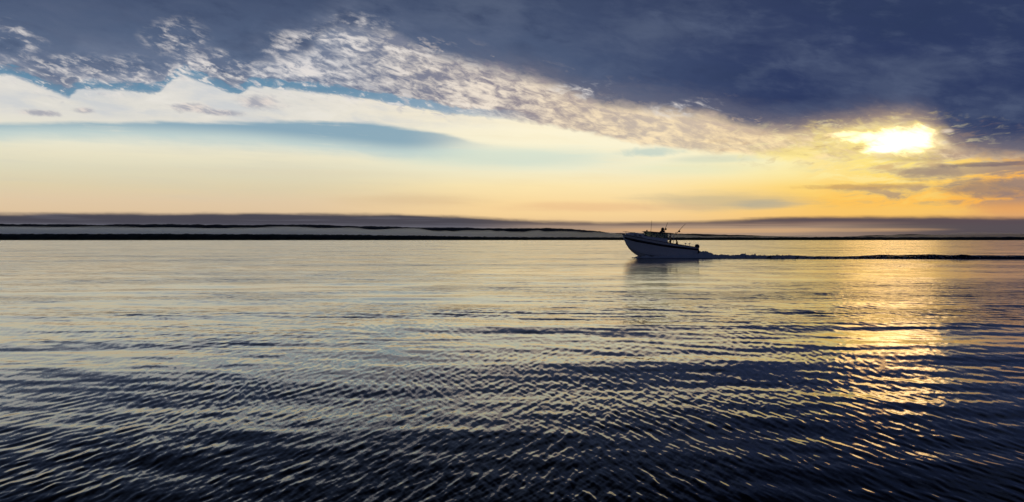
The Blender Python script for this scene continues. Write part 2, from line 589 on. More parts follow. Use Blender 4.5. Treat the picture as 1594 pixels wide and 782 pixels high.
geo = t.nodes.new('ShaderNodeNewGeometry')
sp = t.nodes.new('ShaderNodeSeparateXYZ')
t.links.new(geo.outputs['Position'], sp.inputs[0])
wx, wy = X(sp.outputs[0]), X(sp.outputs[1])
# ripples too fine for the mesh: a random tilt of the surface, patchy like cat's-paws
rng_d = X.m('SQRT', wx * wx + wy * wy)
fade = 0.15 + sm(rng_d, 7.0, 30.0) * 0.85


def vnoise(vec, scale, detail, rough=0.5):
    n = t.nodes.new('ShaderNodeTexNoise')
    n.inputs['Scale'].default_value = scale
    n.inputs['Detail'].default_value = detail
    n.inputs['Roughness'].default_value = rough
    t.links.new(vec.s, n.inputs['Vector'])
    return n


def tilt(angle, cross, along, scale, detail, k):
    """Ripple slopes: noise stretched along the crests."""
    c, s = cos(R(angle)), sin(R(angle))
    u = wx * c + wy * s
    v = wx * (-s) + wy * c
    n = vnoise(comb(u * cross, v * along, 0.0), scale, detail)
    h = X(n.outputs['Fac' if 'Fac' in n.outputs else 0]) - 0.5
    return h * (c * k), h * (s * k)


t1 = tilt(13, 1.0, 0.22, 5.0, 3.0, 1.0)
t2 = tilt(160, 1.0, 0.22, 5.6, 3.0, 1.0)
t3 = tilt(85, 1.0, 0.18, 2.2, 3.0, 1.0)
paw = noise(comb(wx * 0.085, wy * 0.16, 3.0), 4, 0.55)
paw2 = noise(comb(wx * 0.020, wy * 0.075, 9.0), 4, 0.6)
paws = sm(paw, 0.44, 0.68) * 0.8 + sm(paw2, 0.46, 0.66) * 1.0
amp = (0.16 + paws * 1.10) * (1.0 + sm(rng_d, 45.0, 140.0) * 0.7)
rg = 0.022 + sm(rng_d, 7.0, 40.0) * (0.085 + paws * 0.06)
t.links.new(rg.s, b.inputs['Roughness'])
kx = (t1[0] + t2[0]) * fade * amp * 0.50 + t3[0] * amp * fade * 0.42
ky = (t1[1] + t2[1]) * fade * amp * 0.50 + t3[1] * amp * fade * 0.42
mic = vnoise(comb(wx, wy, 0.0), 38.0, 2.0)
ms = t.nodes.new('ShaderNodeSeparateXYZ')
t.links.new(mic.outputs['Color'], ms.inputs[0])
kx = kx + (X(ms.outputs[0]) - 0.5) * 0.05
ky = ky + (X(ms.outputs[1]) - 0.5) * 0.05
vm = t.nodes.new('ShaderNodeVectorMath')
vm.operation = 'ADD'
t.links.new(geo.outputs['Normal'], vm.inputs[0])
t.links.new(comb(kx, ky, 0.0).s, vm.inputs[1])
vn = t.nodes.new('ShaderNodeVectorMath')
vn.operation = 'NORMALIZE'
t.links.new(vm.outputs[0], vn.inputs[0])
t.links.new(vn.outputs[0], b.inputs['Normal'])
t.links.new(vn.outputs[0], b.inputs['Coat Normal'])
b.inputs['Coat Weight'].default_value = 1.0
b.inputs['Coat IOR'].default_value = 1.075
t.links.new(rg.s, b.inputs['Coat Roughness'])

link('sea', grid_mesh('sea', P, nA, nR, close_u=True, material=water), kind='structure')
seabed_r = RAD[0]
bmc = bmesh.new()
bmesh.ops.create_circle(bmc, cap_ends=True, radius=seabed_r * 1.2, segments=24)
bmesh.ops.translate(bmc, verts=bmc.verts, vec=(0, 0, -0.12))
mec = bpy.data.meshes.new('sea_floor')
bmc.to_mesh(mec)
mec.materials.append(MATS['mud'])
link('sea_floor', mec, kind='structure')


# ------------------------------------------------------------------ far land and fog
def px_to_xz(px, py, Y):
    return (px - CX) / F * Y, CAM_H + (HZ - py) / F * Y


def ridge(name, pts, Y, depth, jag, nx, material, kind, seed, xr=(-1500, 3100), jl=6.0, fine=0.0):
    """A low landform at distance Y whose skyline follows photograph points."""
    xs = np.linspace(xr[0], xr[1], nx)
    ys = np.interp(xs, [p[0] for p in pts], [p[1] for p in pts])
    top = CAM_H + (HZ - ys) / F * Y
    xw = (xs - CX) / F * Y
    top = top + jag * (value_noise(xs / jl, xs * 0, seed) - 0.6) + fine * (value_noise(xs / 1.7, xs * 0, seed + 1) - 0.5)
    top = np.maximum(top, 0.3)
    prof = [(-0.5, -3.0), (-0.46, 0.0), (-0.40, 0.45), (-0.25, 0.8), (0.0, 1.0), (0.25, 0.75), (0.5, -0.02)]
    rowsP = []
    for i, (q, k) in enumerate(prof):
        wob = 1 + 0.25 * (value_noise(xs / (jl * 2), xs * 0 + i * 7, seed + 3) - 0.5)
        z = top * k * (wob if 0 < i < 4 else 1) if k > 0 else np.full_like(xs, k)
        rowsP.append(np.stack([xw, np.full_like(xs, Y + q * depth), z], -1))
    return link(name, grid_mesh(name, np.array(rowsP), nx, len(prof), material=material), kind=kind)


# thin dark skyline of hills floating above the fog on the left, falling away to the middle
ridge('hills', [(-1500, 346), (-60, 348.5), (60, 349), (130, 350), (260, 349), (330, 350), (420, 350), (480, 349.5), (520, 351), (600, 353),
                (700, 354.5), (800, 355.5), (850, 355), (900, 357), (935, 360), (990, 372), (3100, 374)], 9000, 900, 8, 1500,
      MATS['hill_cover'], 'structure', 21, jl=14.0, fine=5.0)
ridge('headland', [(-1500, 374), (600, 371), (660, 368), (740, 365.5), (830, 363.6), (960, 362.8), (1060, 363.4), (1150, 366), (1240, 369),
                   (1300, 369), (1350, 367), (1420, 365), (1480, 366), (1594, 364), (3100, 362)], 5200, 600, 4, 1400,
      MATS['hill_cover'], 'structure', 31, jl=18.0, fine=2.0)
ridge('shore', [(-1500, 364), (0, 364.3), (200, 364), (400, 364.6), (560, 365.6), (640, 366.8), (720, 368.2), (800, 369.2), (960, 369.6),
                (1200, 369.8), (1330, 369.2), (1400, 369.4), (1594, 369), (3100, 368)], 1500, 90, 0.9, 3000,
      MATS['wood_dark'], 'structure', 41, jl=5.0, fine=0.8)

# fog lying between the shore and the hills
fogm = bpy.data.materials.new('fog')
fogm.use_nodes = True
t = fogm.node_tree
t.nodes.clear()
fo = t.nodes.new('ShaderNodeOutputMaterial')
fv = t.nodes.new('ShaderNodeVolumePrincipled')
fv.inputs['Color'].default_value = (0.84, 0.89, 0.985, 1)
fv.inputs['Density'].default_value = 0.0030
fv.inputs['Anisotropy'].default_value = 0.8
t.links.new(fv.outputs[0], fo.inputs['Volume'])


def fog_bank(name, pts, Y, nx, seed, label):
    xs = np.linspace(-1500, 3100, nx)
    ys = np.interp(xs, [p[0] for p in pts], [p[1] for p in pts])
    th = np.interp(xs, [p[0] for p in pts], [p[2] for p in pts])
    top = CAM_H + (HZ - ys) / F * Y + 12 * (value_noise(xs / 26, xs * 0, seed) - 0.5) + 5 * (value_noise(xs / 9, xs * 0, seed + 1) - 0.5)
    xw = (xs - CX) / F * Y
    ring = [(-0.5, 0.004), (-0.5, 0.35), (-0.38, 0.75), (-0.15, 0.96), (0.1, 1.0), (0.35, 0.8), (0.5, 0.35), (0.5, 0.004)]
    rowsP = [np.stack([xw, Y + q * th, np.maximum(top * k, 0.4)], -1) for q, k in ring]
    Pm = np.array(rowsP).transpose(1, 0, 2)      # (nx, ring, 3)
    me = grid_mesh(name, Pm, len(ring), nx, close_u=True, material=fogm)
    bm = bmesh.new()
    bm.from_mesh(me)
    bmesh.ops.holes_fill(bm, edges=[e for e in bm.edges if e.is_boundary], sides=0)
    bmesh.ops.recalc_face_normals(bm, faces=bm.faces)
    bm.to_mesh(me)
    bm.free()
    return link(name, me, kind='stuff', label=label)


fog_bank('fog_bank', [(-1500, 353.5, 1400), (0, 354, 1400), (300, 353.8, 1400), (480, 354, 1200), (620, 357, 900), (760, 359, 600), (900, 361, 420),
                      (980, 363, 320), (1100, 366, 250), (1300, 368, 250), (1450, 364, 320), (1594, 362, 420), (3100, 362, 600)],
         3800, 420, 51, 'pale grey fog bank lying low between the dark shore and the hills')


# ------------------------------------------------------------------ motorboat
BX, BY, SPX = (1025 - CX) / F * 102.7, 102.7, 102.7 / F     # place, and metres per photograph pixel there


def bx(px): return (px - 1025) * SPX
def bz(py): return (402 - py) * SPX
def ip(x, tab): return float(np.interp(x, [p[0] for p in tab], [p[1] for p in tab]))


def new_bm(): return bmesh.new()


def fin(bm, name, material, parent=None, smooth=True, bevel=0.0, **kw):
    if bevel:
        bmesh.ops.bevel(bm, geom=list(bm.edges), offset=bevel, segments=2, affect='EDGES', profile=0.6, clamp_overlap=True)
    bmesh.ops.recalc_face_normals(bm, faces=bm.faces)
    me = bpy.data.meshes.new(name)
    bm.to_mesh(me)
    bm.free()
    for p in me.polygons:
        p.use_smooth = smooth
    me.materials.append(MATS[material])
    return link(name, me, parent, **kw)


def add_box(bm, c, s, rot=None, taper=None):
    """Box at c, size s; taper = scale of the top in x, y."""
    vs = []
    for z in (-1, 1):
        for x, y in ((-1, -1), (1, -1), (1, 1), (-1, 1)):
            k = taper if (taper and z > 0) else (1, 1)
            vs.append([x * s[0] / 2 * k[0], y * s[1] / 2 * k[1], z * s[2] / 2])
    vs = np.array(vs)
    if rot is not None:
        ca, sa = cos(R(rot)), sin(R(rot))          # lean in the x-z plane
        vs = np.stack([vs[:, 0] * ca + vs[:, 2] * sa, vs[:, 1], -vs[:, 0] * sa + vs[:, 2] * ca], -1)
    v = [bm.verts.new((c[0] + p[0], c[1] + p[1], c[2] + p[2])) for p in vs]
    for f in ((3, 2, 1, 0), (4, 5, 6, 7), (0, 1, 5, 4), (1, 2, 6, 5), (2, 3, 7, 6), (3, 0, 4, 7)):
        bm.faces.new([v[i] for i in f])


def add_tube(bm, pts, r, n=8, r_end=None):
    pts = [np.array(p, float) for p in pts]
    rings = []
    up = np.array((0.0, 0.31, 0.95))
    for i, p in enumerate(pts):
        d = pts[min(i + 1, len(pts) - 1)] - pts[max(i - 1, 0)]
        d /= np.linalg.norm(d) + 1e-9
        a = np.cross(d, up)
        if np.linalg.norm(a) < 0.1:
            a = np.cross(d, (1, 0, 0))
        a /= np.linalg.norm(a)
        c = np.cross(d, a)
        rr = r if r_end is None else r + (r_end - r) * i / max(1, len(pts) - 1)
        rings.append([bm.verts.new(p + rr * (a * cos(2 * pi * k / n) + c * sin(2 * pi * k / n))) for k in range(n)])
    for q, w in zip(rings[:-1], rings[1:]):
        for k in range(n):
            bm.faces.new((q[k], q[(k + 1) % n], w[(k + 1) % n], w[k]))
    bm.faces.new(rings[0][::-1])
    bm.faces.new(rings[-1])


def add_loft(bm, rings, cap=True, close=True):
    vr = [[bm.verts.new(p) for p in r] for r in rings]
    n = len(vr[0])
    for q, w in zip(vr[:-1], vr[1:]):
        for k in range(n if close else n - 1):
            try:
                bm.faces.new((q[k], q[(k + 1) % n], w[(k + 1) % n], w[k]))
            except ValueError:
                pass
    if cap:
        bm.faces.new(vr[0][::-1])
        bm.faces.new(vr[-1])


SHEER = [(969, 365.4), (975, 366.6), (990, 369.6), (1010, 373.4), (1030, 377.0), (1050, 380.2), (1066, 382.6), (1083, 385.2)]
KEEL = [(969, 366.2), (970, 369.5), (972, 375), (975, 381.5), (979, 387.5), (984, 392.5), (990, 397), (998, 401), (1010, 404), (1030, 406), (1083, 406)]
CHINE = [(969, 366.0), (970, 368.6), (972, 373.2), (975, 378.5), (979, 383.5), (984, 387.5), (990, 390.8), (998, 393.8), (1010, 396.6), (1030, 398.8), (1055, 400), (1083, 400.8)]
BEAM = [(969, 0.03), (970, 0.12), (972, 0.27), (975, 0.46), (979, 0.64), (984, 0.80), (990, 0.95), (998, 1.08), (1010, 1.19), (1030, 1.27), (1055, 1.28), (1083, 1.22)]
CHB = [(969, 0.02), (970, 0.05), (972, 0.09), (975, 0.16), (979, 0.27), (984, 0.42), (990, 0.58), (998, 0.76), (1010, 0.95), (1030, 1.08), (1055, 1.10), (1083, 1.06)]


def hull_y(px, z):
    """Half-breadth of the hull side at height z."""
    zs, zc = bz(ip(px, SHEER)), bz(ip(px, CHINE))
    bs, bc = ip(px, BEAM), ip(px, CHB)
    k = min(1, max(0, (z - zc) / max(1e-4, zs - zc)))
    return bc + (bs - bc) * (k ** (1.5 if px < 1000 else 1.1))


boat = link('motorboat', None, label='white sport fishing boat with dark stripe and hardtop, speeding left across the calm sea',
            cat='boat')
boat.location = (BX, BY, 0)
STN = [969, 970, 971, 972, 973.5, 975, 977, 979, 981.5, 984, 987, 990, 994, 998, 1004, 1010, 1020, 1030, 1042, 1055, 1070, 1083]
bm = new_bm()
rings = []
for px in STN:
    zk, zc, zs = bz(ip(px, KEEL)), bz(ip(px, CHINE)), bz(ip(px, SHEER))
    bc = ip(px, CHB)
    side = [(hull_y(px, zs + (zc - zs) * q), zs + (zc - zs) * q) for q in (0, 0.12, 0.3, 0.5, 0.7, 0.85, 1.0)]
    under = [(bc * 0.93, zc - 0.02 * bc), (bc * 0.5, zc + (zk - zc) * 0.55)]
    half = side + under
    rings.append([(bx(px), -y, z) for y, z in half] + [(bx(px), 0, zk)] + [(bx(px), y, z) for y, z in half[::-1]])
add_loft(bm, rings, cap=False, close=False)
v = [bm.verts.new(p) for p in rings[-1]]
bm.faces.new(v)
bmesh.ops.remove_doubles(bm, verts=bm.verts, dist=0.001)
hull = fin(bm, 'hull', 'gelcoat', boat)

# dark stripe band, proud of the hull side by a few millimetres
STT = [(969, 368.2), (975, 369.8), (990, 373.2), (1010, 377.2), (1030, 380.8), (1050, 383.4), (1066, 385.4), (1083, 387.4)]
STB = [(969, 370.4), (975, 373.0), (990, 377.0), (1010, 380.8), (1030, 384.2), (1050, 386.6), (1066, 388.4), (1083, 390.0)]
for s in (-1, 1):
    bm = new_bm()
    rr = []
    for px in STN[3:]:
        z1, z0 = bz(ip(px, STT)), bz(ip(px, STB))
        r = []
        for q, o in ((0, 0.0), (0, 0.012), (0.5, 0.012), (1, 0.012), (1, 0.0)):
            z = z1 + (z0 - z1) * q
            r.append((bx(px), s * (hull_y(px, z) + o), z))
        rr.append(r)
    add_loft(bm, rr, cap=False, close=False)
    fin(bm, 'stripe', 'stripe_paint', hull)
# rub rail along the sheer, spray rail along the chine
for s in (-1, 1):
    bm = new_bm()
    add_tube(bm, [(bx(px), s * (ip(px, BEAM) + 0.012), bz(ip(px, SHEER)) + 0.0) for px in STN], 0.032, 8)
    fin(bm, 'rub_rail', 'rubber', hull)
    bm = new_bm()
    add_tube(bm, [(bx(px), s * (ip(px, CHB) + 0.005), bz(ip(px, CHINE))) for px in STN[6:]], 0.035, 6)
    fin(bm, 'spray_rail', 'gelcoat', hull)

# foredeck and trunk cabin
bm = new_bm()
rr = []
for px in [969.3, 971, 973.5, 977, 981.5, 987, 994, 1000, 1006]:
    z, b_ = bz(ip(px, SHEER)) + 0.012, ip(px, BEAM)
    rr.append([(bx(px), b_ * q, z + 0.05 * (1 - q * q)) for q in np.linspace(-0.985, 0.985, 9)])
add_loft(bm, rr, cap=False, close=False)
fin(bm, 'foredeck', 'deck_grip', boat)
TT = [(972, 364.8), (976, 363.6), (984, 363.0), (994, 363.2), (1000, 364.6), (1006, 366.4)]
bm = new_bm()
rr = []
for px in [973.5, 976, 980, 986, 992, 998, 1003, 1006]:
    zb, zt, b_ = bz(ip(px, SHEER)) + 0.0, bz(ip(px, TT)), ip(px, BEAM) * 0.84
    sec = [(-b_, zb), (-b_ * 0.96, zb + (zt - zb) * 0.6), (-b_ * 0.82, zb + (zt - zb) * 0.93), (-b_ * 0.5, zt + 0.02), (0, zt + 0.045)]
    sec = sec + [(-y, z) for y, z in sec[-2::-1]]
    rr.append([(bx(px), y, z) for y, z in sec])
add_loft(bm, rr, cap=True, close=True)
trunk = fin(bm, 'trunk_cabin', 'gelcoat', boat)
for s in (-1, 1):
    for px in (988, 995):
        bm = new_bm()
        b_ = ip(px, BEAM) * 0.84
        zb, zt = bz(ip(px, SHEER)), bz(ip(px, TT))
        add_box(bm, (bx(px), s * (b_ * 0.975 + 0.004), zb + (zt - zb) * 0.48), (0.30, 0.03, 0.13), rot=7)
        fin(bm, 'porthole', 'tint_glass', trunk, bevel=0.012)
bm = new_bm()
add_box(bm, (bx(985), 0, bz(362.9) + 0.05), (0.5, 0.5, 0.05), rot=2)
fin(bm, 'hatch', 'tint_glass', trunk, bevel=0.015)

# wheelhouse lower sides, front and rear bulkheads
ROOF = [(1000, 361.0), (1012, 362.0), (1030, 363.4), (1049, 364.6)]          # underside of hardtop
SILL = [(1000, 367.2), (1010, 369.0), (1024, 370.4), (1037, 371.6)]
for s in (-1, 1):
    bm = new_bm()
    r1 = []
    for px in (999.5, 1006, 1014, 1024, 1037):
        b0, b1 = ip(px, BEAM) * 0.90, ip(px, BEAM) * 0.84
        z0, z1 = bz(ip(px, SHEER)) - 0.02, bz(ip(px, SILL))
        r1.append([(bx(px), s * b0, z0), (bx(px), s * b1, z1), (bx(px), s * (b1 - 0.05), z1), (bx(px), s * (b0 - 0.05), z0)])
    add_loft(bm, r1)
    fin(bm, 'cabin_side', 'gelcoat', boat, smooth=False)
    # window pillars and panes
    bm = new_bm()
    edges_px = [(1001.5, 1004.8), (1011.5, 1012.6), (1024.5, 1025.4), (1036.5, 1036.5)]
    for lo, hi in edges_px:
        b_ = ip(lo, BEAM) * 0.84 - 0.025
        add_tube(bm, [(bx(lo), s * b_, bz(ip(lo, SILL)) - 0.02), (bx(hi), s * (b_ - 0.06), bz(ip(hi, ROOF)) + 0.02)], 0.035, 6)
    for tab, top in ((SILL, 0), (ROOF, 1)):
        add_tube(bm, [(bx(q[top]), s * (ip(q[0], BEAM) * 0.84 - 0.025 - 0.06 * top), bz(ip(q[top], tab))) for q in edges_px], 0.03, 6)
    bmesh.ops.remove_doubles(bm, verts=bm.verts, dist=0.012)
    fr = fin(bm, 'window_frame', 'dark_metal', boat)
    for i in range(3):
        l0, h0 = edges_px[i]
        l1, h1 = edges_px[i + 1]
        bm = new_bm()
        q = []
        for lo, hi in ((l0 + 0.5, h0 + 0.5), (l1 - 0.5, h1 - 0.5)):
            b_ = ip(lo, BEAM) * 0.84 - 0.025
            q.append(((bx(lo), s * b_, bz(ip(lo, SILL)) + 0.0), (bx(hi), s * (b_ - 0.06), bz(ip(hi, ROOF)))))
        (a0, a1), (c0, c1) = q
        vo = [bm.verts.new(p) for p in (a0, c0, c1, a1)]
        vi = [bm.verts.new((p[0], p[1] - s * 0.012, p[2])) for p in (a0, c0, c1, a1)]
        bm.faces.new(vo)
        bm.faces.new(vi[::-1])
        for k in range(4):
            bm.faces.new((vo[k], vi[k], vi[(k + 1) % 4], vo[(k + 1) % 4]))
        fin(bm, 'pane', 'tint_glass', fr, smooth=False)
# windscreen: three panes with mullions
bm = new_bm()
yb = ip(1001, BEAM) * 0.84
for y in (-yb, -yb / 3, yb / 3, yb):
    add_tube(bm, [(bx(1001.2), y, bz(367.2)), (bx(1004.6), y * 0.94, bz(361.2))], 0.03, 6)
add_tube(bm, [(bx(1001.2), -yb, bz(367.2)), (bx(1001.2), yb, bz(367.2))], 0.03, 6)
ws = fin(bm, 'windscreen_frame', 'dark_metal', boat)
for k in range(3):
    y0, y1 = -yb + 2 * yb / 3 * k + 0.03, -yb + 2 * yb / 3 * (k + 1) - 0.03
    bm = new_bm()
    pts = [(bx(1001.2), y0, bz(367.2)), (bx(1001.2), y1, bz(367.2)), (bx(1004.6), y1 * 0.94, bz(361.3)), (bx(1004.6), y0 * 0.94, bz(361.3))]
    vo = [bm.verts.new(p) for p in pts]
    vi = [bm.verts.new((p[0] + 0.012, p[1], p[2])) for p in pts]
    bm.faces.new(vo)
    bm.faces.new(vi[::-1])
    for j in range(4):
        bm.faces.new((vo[j], vi[j], vi[(j + 1) % 4], vo[(j + 1) % 4]))
    fin(bm, 'pane', 'tint_glass', ws, smooth=False)
bm = new_bm()
for s in (-1, 1):
    add_box(bm, (bx(1037), s * 0.68, (bz(391) + bz(365)) / 2), (0.05, 0.62, bz(365) - bz(391)))
add_box(bm, (bx(1037), 0, bz(367)), (0.05, 0.76, 0.26))
bh = fin(bm, 'bulkhead', 'gelcoat', boat, smooth=False)
bm = new_bm()
add_box(bm, (bx(1037) + 0.03, 0.02, (bz(391) + bz(368.5)) / 2), (0.035, 0.70, bz(368.8) - bz(391)))
fin(bm, 'door', 'tint_glass', bh, smooth=False, bevel=0.008)

# hardtop with its rail, posts and gear
bm = new_bm()
rr = []
for px, wv, up in ((1000, 0.72, 0.02), (1001.2, 0.92, 0.06), (1004, 1.02, 0.10), (1015, 1.06, 0.12), (1030, 1.07, 0.12), (1044, 1.04, 0.11), (1048, 0.98, 0.08), (1049, 0.9, 0.03)):
    z = bz(ip(px, ROOF))
    rr.append([(bx(px), y * wv, z + up * (1 - 0.45 * y * y)) for y in (-1, -0.6, 0, 0.6, 1)] + [(bx(px), y * wv, z) for y in (1, 0, -1)])
add_loft(bm, rr)
roof = fin(bm, 'hardtop', 'roof_paint', boat)
for s in (-1, 1):
    bm = new_bm()
    add_tube(bm, [(bx(1047), s * 0.98, bz(364.4)), (bx(1046), s * 1.12, bz(372)), (bx(1044.5), s * 1.18, bz(380))], 0.028, 8)
    fin(bm, 'post', 'steel', roof)
    bm = new_bm()
    add_tube(bm, [(bx(1041), s * 0.98, bz(364.1)), (bx(1040), s * 1.12, bz(372)), (bx(1039.5), s * 1.17, bz(379.3))], 0.028, 8)
    fin(bm, 'post', 'steel', roof)
# radar dome on a tapered mount
bm = new_bm()
rr = []
for z, r_ in ((0.06, 0.36), (0.14, 0.30), (0.24, 0.20), (0.30, 0.15)):
    rr.append([(bx(1031.2) + r_ * cos(a), 0.8 * r_ * sin(a), bz(362.6) + z) for a in np.linspace(0, 2 * pi, 12, endpoint=False)])
add_loft(bm, rr)
mount = fin(bm, 'radar_mount', 'dark_metal', roof)
bm = new_bm()
rr = []
for z, r_ in ((0.29, 0.13), (0.31, 0.18), (0.38, 0.20), (0.47, 0.18), (0.55, 0.12), (0.60, 0.04)):
    rr.append([(bx(1031.6) + r_ * cos(a), r_ * sin(a), bz(362.6) + z) for a in np.linspace(0, 2 * pi, 14, endpoint=False)])
add_loft(bm, rr)
fin(bm, 'radar_dome', 'rubber', mount)
# whip aerial, horn
bm = new_bm()
add_tube(bm, [(bx(1012.0), -0.5, bz(362)), (bx(1012.2), -0.5, bz(360))], 0.03, 8)
add_tube(bm, [(bx(1012.2), -0.5, bz(360)), (bx(1012.8), -0.5, bz(352)), (bx(1013.6), -0.5, bz(343.6))], 0.026, 6, 0.014)
fin(bm, 'aerial', 'dark_metal', roof)
bm = new_bm()
add_tube(bm, [(bx(1007.4), 0.1, bz(361)), (bx(1007.2), 0.1, bz(359.3))], 0.05, 8, 0.09)
add_tube(bm, [(bx(1007.2), 0.1, bz(359.3)), (bx(1006.8), 0.1, bz(358.4))], 0.10, 10, 0.07)
fin(bm, 'searchlight', 'dark_metal', roof)
# rod holders at the aft edge
for px, y in ((1032.5, -0.5), (1050.5, -0.55)):
    bm = new_bm()
    add_tube(bm, [(bx(px - 1.0), y, bz(ip(px, ROOF)) + 0.0), (bx(px + 0.9), y, bz(ip(px, ROOF) - 3.2))], 0.035, 8)
    fin(bm, 'rod_holder', 'steel', roof)

# cockpit: sole, coamings, transom, seat box
bm = new_bm()
rr = [[(bx(px), y * (ip(px, CHB) + 0.05), bz(391.5 + (px - 1037) * 0.03)) for y in (-1, 0, 1)] for px in (1034, 1050, 1066, 1081)]
add_loft(bm, rr, cap=False, close=False)
fin(bm, 'cockpit_sole', 'deck_grip', boat, smooth=False)
for s in (-1, 1):
    bm = new_bm()
    rr = []
    for px in (1036, 1044, 1055, 1070, 1082.5):
        b_, z = ip(px, BEAM), bz(ip(px, SHEER))
        zf = bz(391)
        rr.append([(bx(px), s * (b_ - 0.01), z + 0.015), (bx(px), s * (b_ - 0.20), z + 0.02), (bx(px), s * (b_ - 0.24), z - 0.05),
                   (bx(px), s * (b_ - 0.26), zf), (bx(px), s * (b_ - 0.21), zf), (bx(px), s * (b_ - 0.19), z - 0.03)])
    add_loft(bm, rr)
    fin(bm, 'coaming', 'gelcoat', boat, smooth=False)
bm = new_bm()
add_box(bm, (bx(1081.8), 0, bz(389)), (0.16, 2.2, 0.62))
fin(bm, 'transom_board', 'gelcoat', boat, bevel=0.02)
for s in (-1, 1):
    bm = new_bm()
    add_tube(bm, [(bx(1070), s * 1.16, bz(383)), (bx(1070.2), s * 1.16, bz(379.6))], 0.03, 6)
    add_box(bm, (bx(1070.2), s * 1.16, bz(379.3)), (0.22, 0.06, 0.08))
    fin(bm, 'cleat', 'steel', boat, smooth=False)
# bow rail with stanchions, bow roller
bm = new_bm()
for s in (-1, 1):
    top = [(bx(px), s * max(0.05, ip(px, BEAM) * 0.95 - 0.02), bz(ip(px, SHEER)) + h) for px, h in ((970.3, 0.36), (973, 0.40), (979, 0.42), (987, 0.42), (994, 0.34), (998, 0.03))]
    add_tube(bm, top, 0.016, 6)
    for px in (974, 981, 989):
        y = s * (ip(px, BEAM) * 0.95 - 0.02)
        add_tube(bm, [(bx(px), y, bz(ip(px, SHEER))), (bx(px), y, bz(ip(px, SHEER)) + 0.41)], 0.013, 6)
add_tube(bm, [(bx(970.3), -0.07, bz(365.6) + 0.36), (bx(969.6), 0, bz(365.4) + 0.35), (bx(970.3), 0.07, bz(365.6) + 0.36)], 0.016, 6)
fin(bm, 'bow_rail', 'steel', boat)
bm = new_bm()
add_box(bm, (bx(969.6), 0, bz(365.2) + 0.05), (0.34, 0.12, 0.09), rot=6)
fin(bm, 'bow_roller', 'steel', boat, bevel=0.02)
# outboard motor, tilted with the running trim
om = link('outboard_motor', None, boat)
om.location = (bx(1083.5), 0, bz(388))
om.rotation_euler = (0, R(-14), 0)
bm = new_bm()
rr = []
for z, w, d, o in ((0.00, 0.16, 0.17, 0.16), (0.06, 0.20, 0.26, 0.18), (0.22, 0.21, 0.29, 0.20), (0.38, 0.19, 0.26, 0.20), (0.48, 0.14, 0.19, 0.17), (0.52, 0.07, 0.10, 0.14)):
    rr.append([(o + d * cos(a) * (1 if abs(cos(a)) < 0.9 else 0.94), w * sin(a), z) for a in np.linspace(0, 2 * pi, 16, endpoint=False)])
add_loft(bm, rr)
fin(bm, 'cowl', 'cowl_paint', om)
bm = new_bm()
add_box(bm, (0.16, 0, -0.35), (0.26, 0.14, 0.70), taper=(1.2, 1.4))
add_box(bm, (0.18, 0, -0.74), (0.46, 0.26, 0.03))
add_box(bm, (0.17, 0, -0.92), (0.20, 0.06, 0.34), taper=(1.3, 1.2))
fin(bm, 'drive_leg', 'cowl_paint', om, bevel=0.02)
bm = new_bm()
add_box(bm, (-0.02, 0, -0.18), (0.16, 0.30, 0.36))
fin(bm, 'bracket', 'dark_metal', om, bevel=0.02)


# ------------------------------------------------------------------ fishing rods standing in their holders
def rod(name_label, px0, py0, px1, py1, y, bend):
    p0, p1 = np.array((bx(px0), y, bz(py0))), np.array((bx(px1), y, bz(py1)))
    r = link('fishing_rod', None, label=name_label, cat='fishing rod', group='fishing rods on the boat')
    r.location = (BX + p0[0], BY + p0[1], p0[2])
    d = p1 - p0
    q = lambda k: tuple(d * k + np.array((bend * k * k, 0, -abs(bend) * 0.3 * k * k)))
    bm = new_bm()
    add_tube(bm, [q(0.30), q(0.5), q(0.75), q(1.0)], 0.034, 6, 0.016)
    fin(bm, 'blank', 'rod_blank', r)
    bm = new_bm()
    add_tube(bm, [q(0.0), q(0.16), q(0.31)], 0.034, 8)
    fin(bm, 'grip', 'cork', r)
    bm = new_bm()
    c = np.array(q(0.34)) + np.array((0.04, 0.0, -0.05))
    add_tube(bm, [c + (0, -0.09, 0), c + (0, -0.07, 0), c + (0, 0.07, 0), c + (0, 0.09, 0)], 0.11, 12)
    fin(bm, 'reel', 'dark_metal', r)


rod('short fishing rod leaning aft beside the radar dome on the hardtop', 1032.8, 361.6, 1037.6, 346.0, -0.5, 0.06)
rod('long fishing rod leaning aft off the back edge of the hardtop', 1050.4, 365.6, 1064.4, 348.2, -0.55, 0.10)


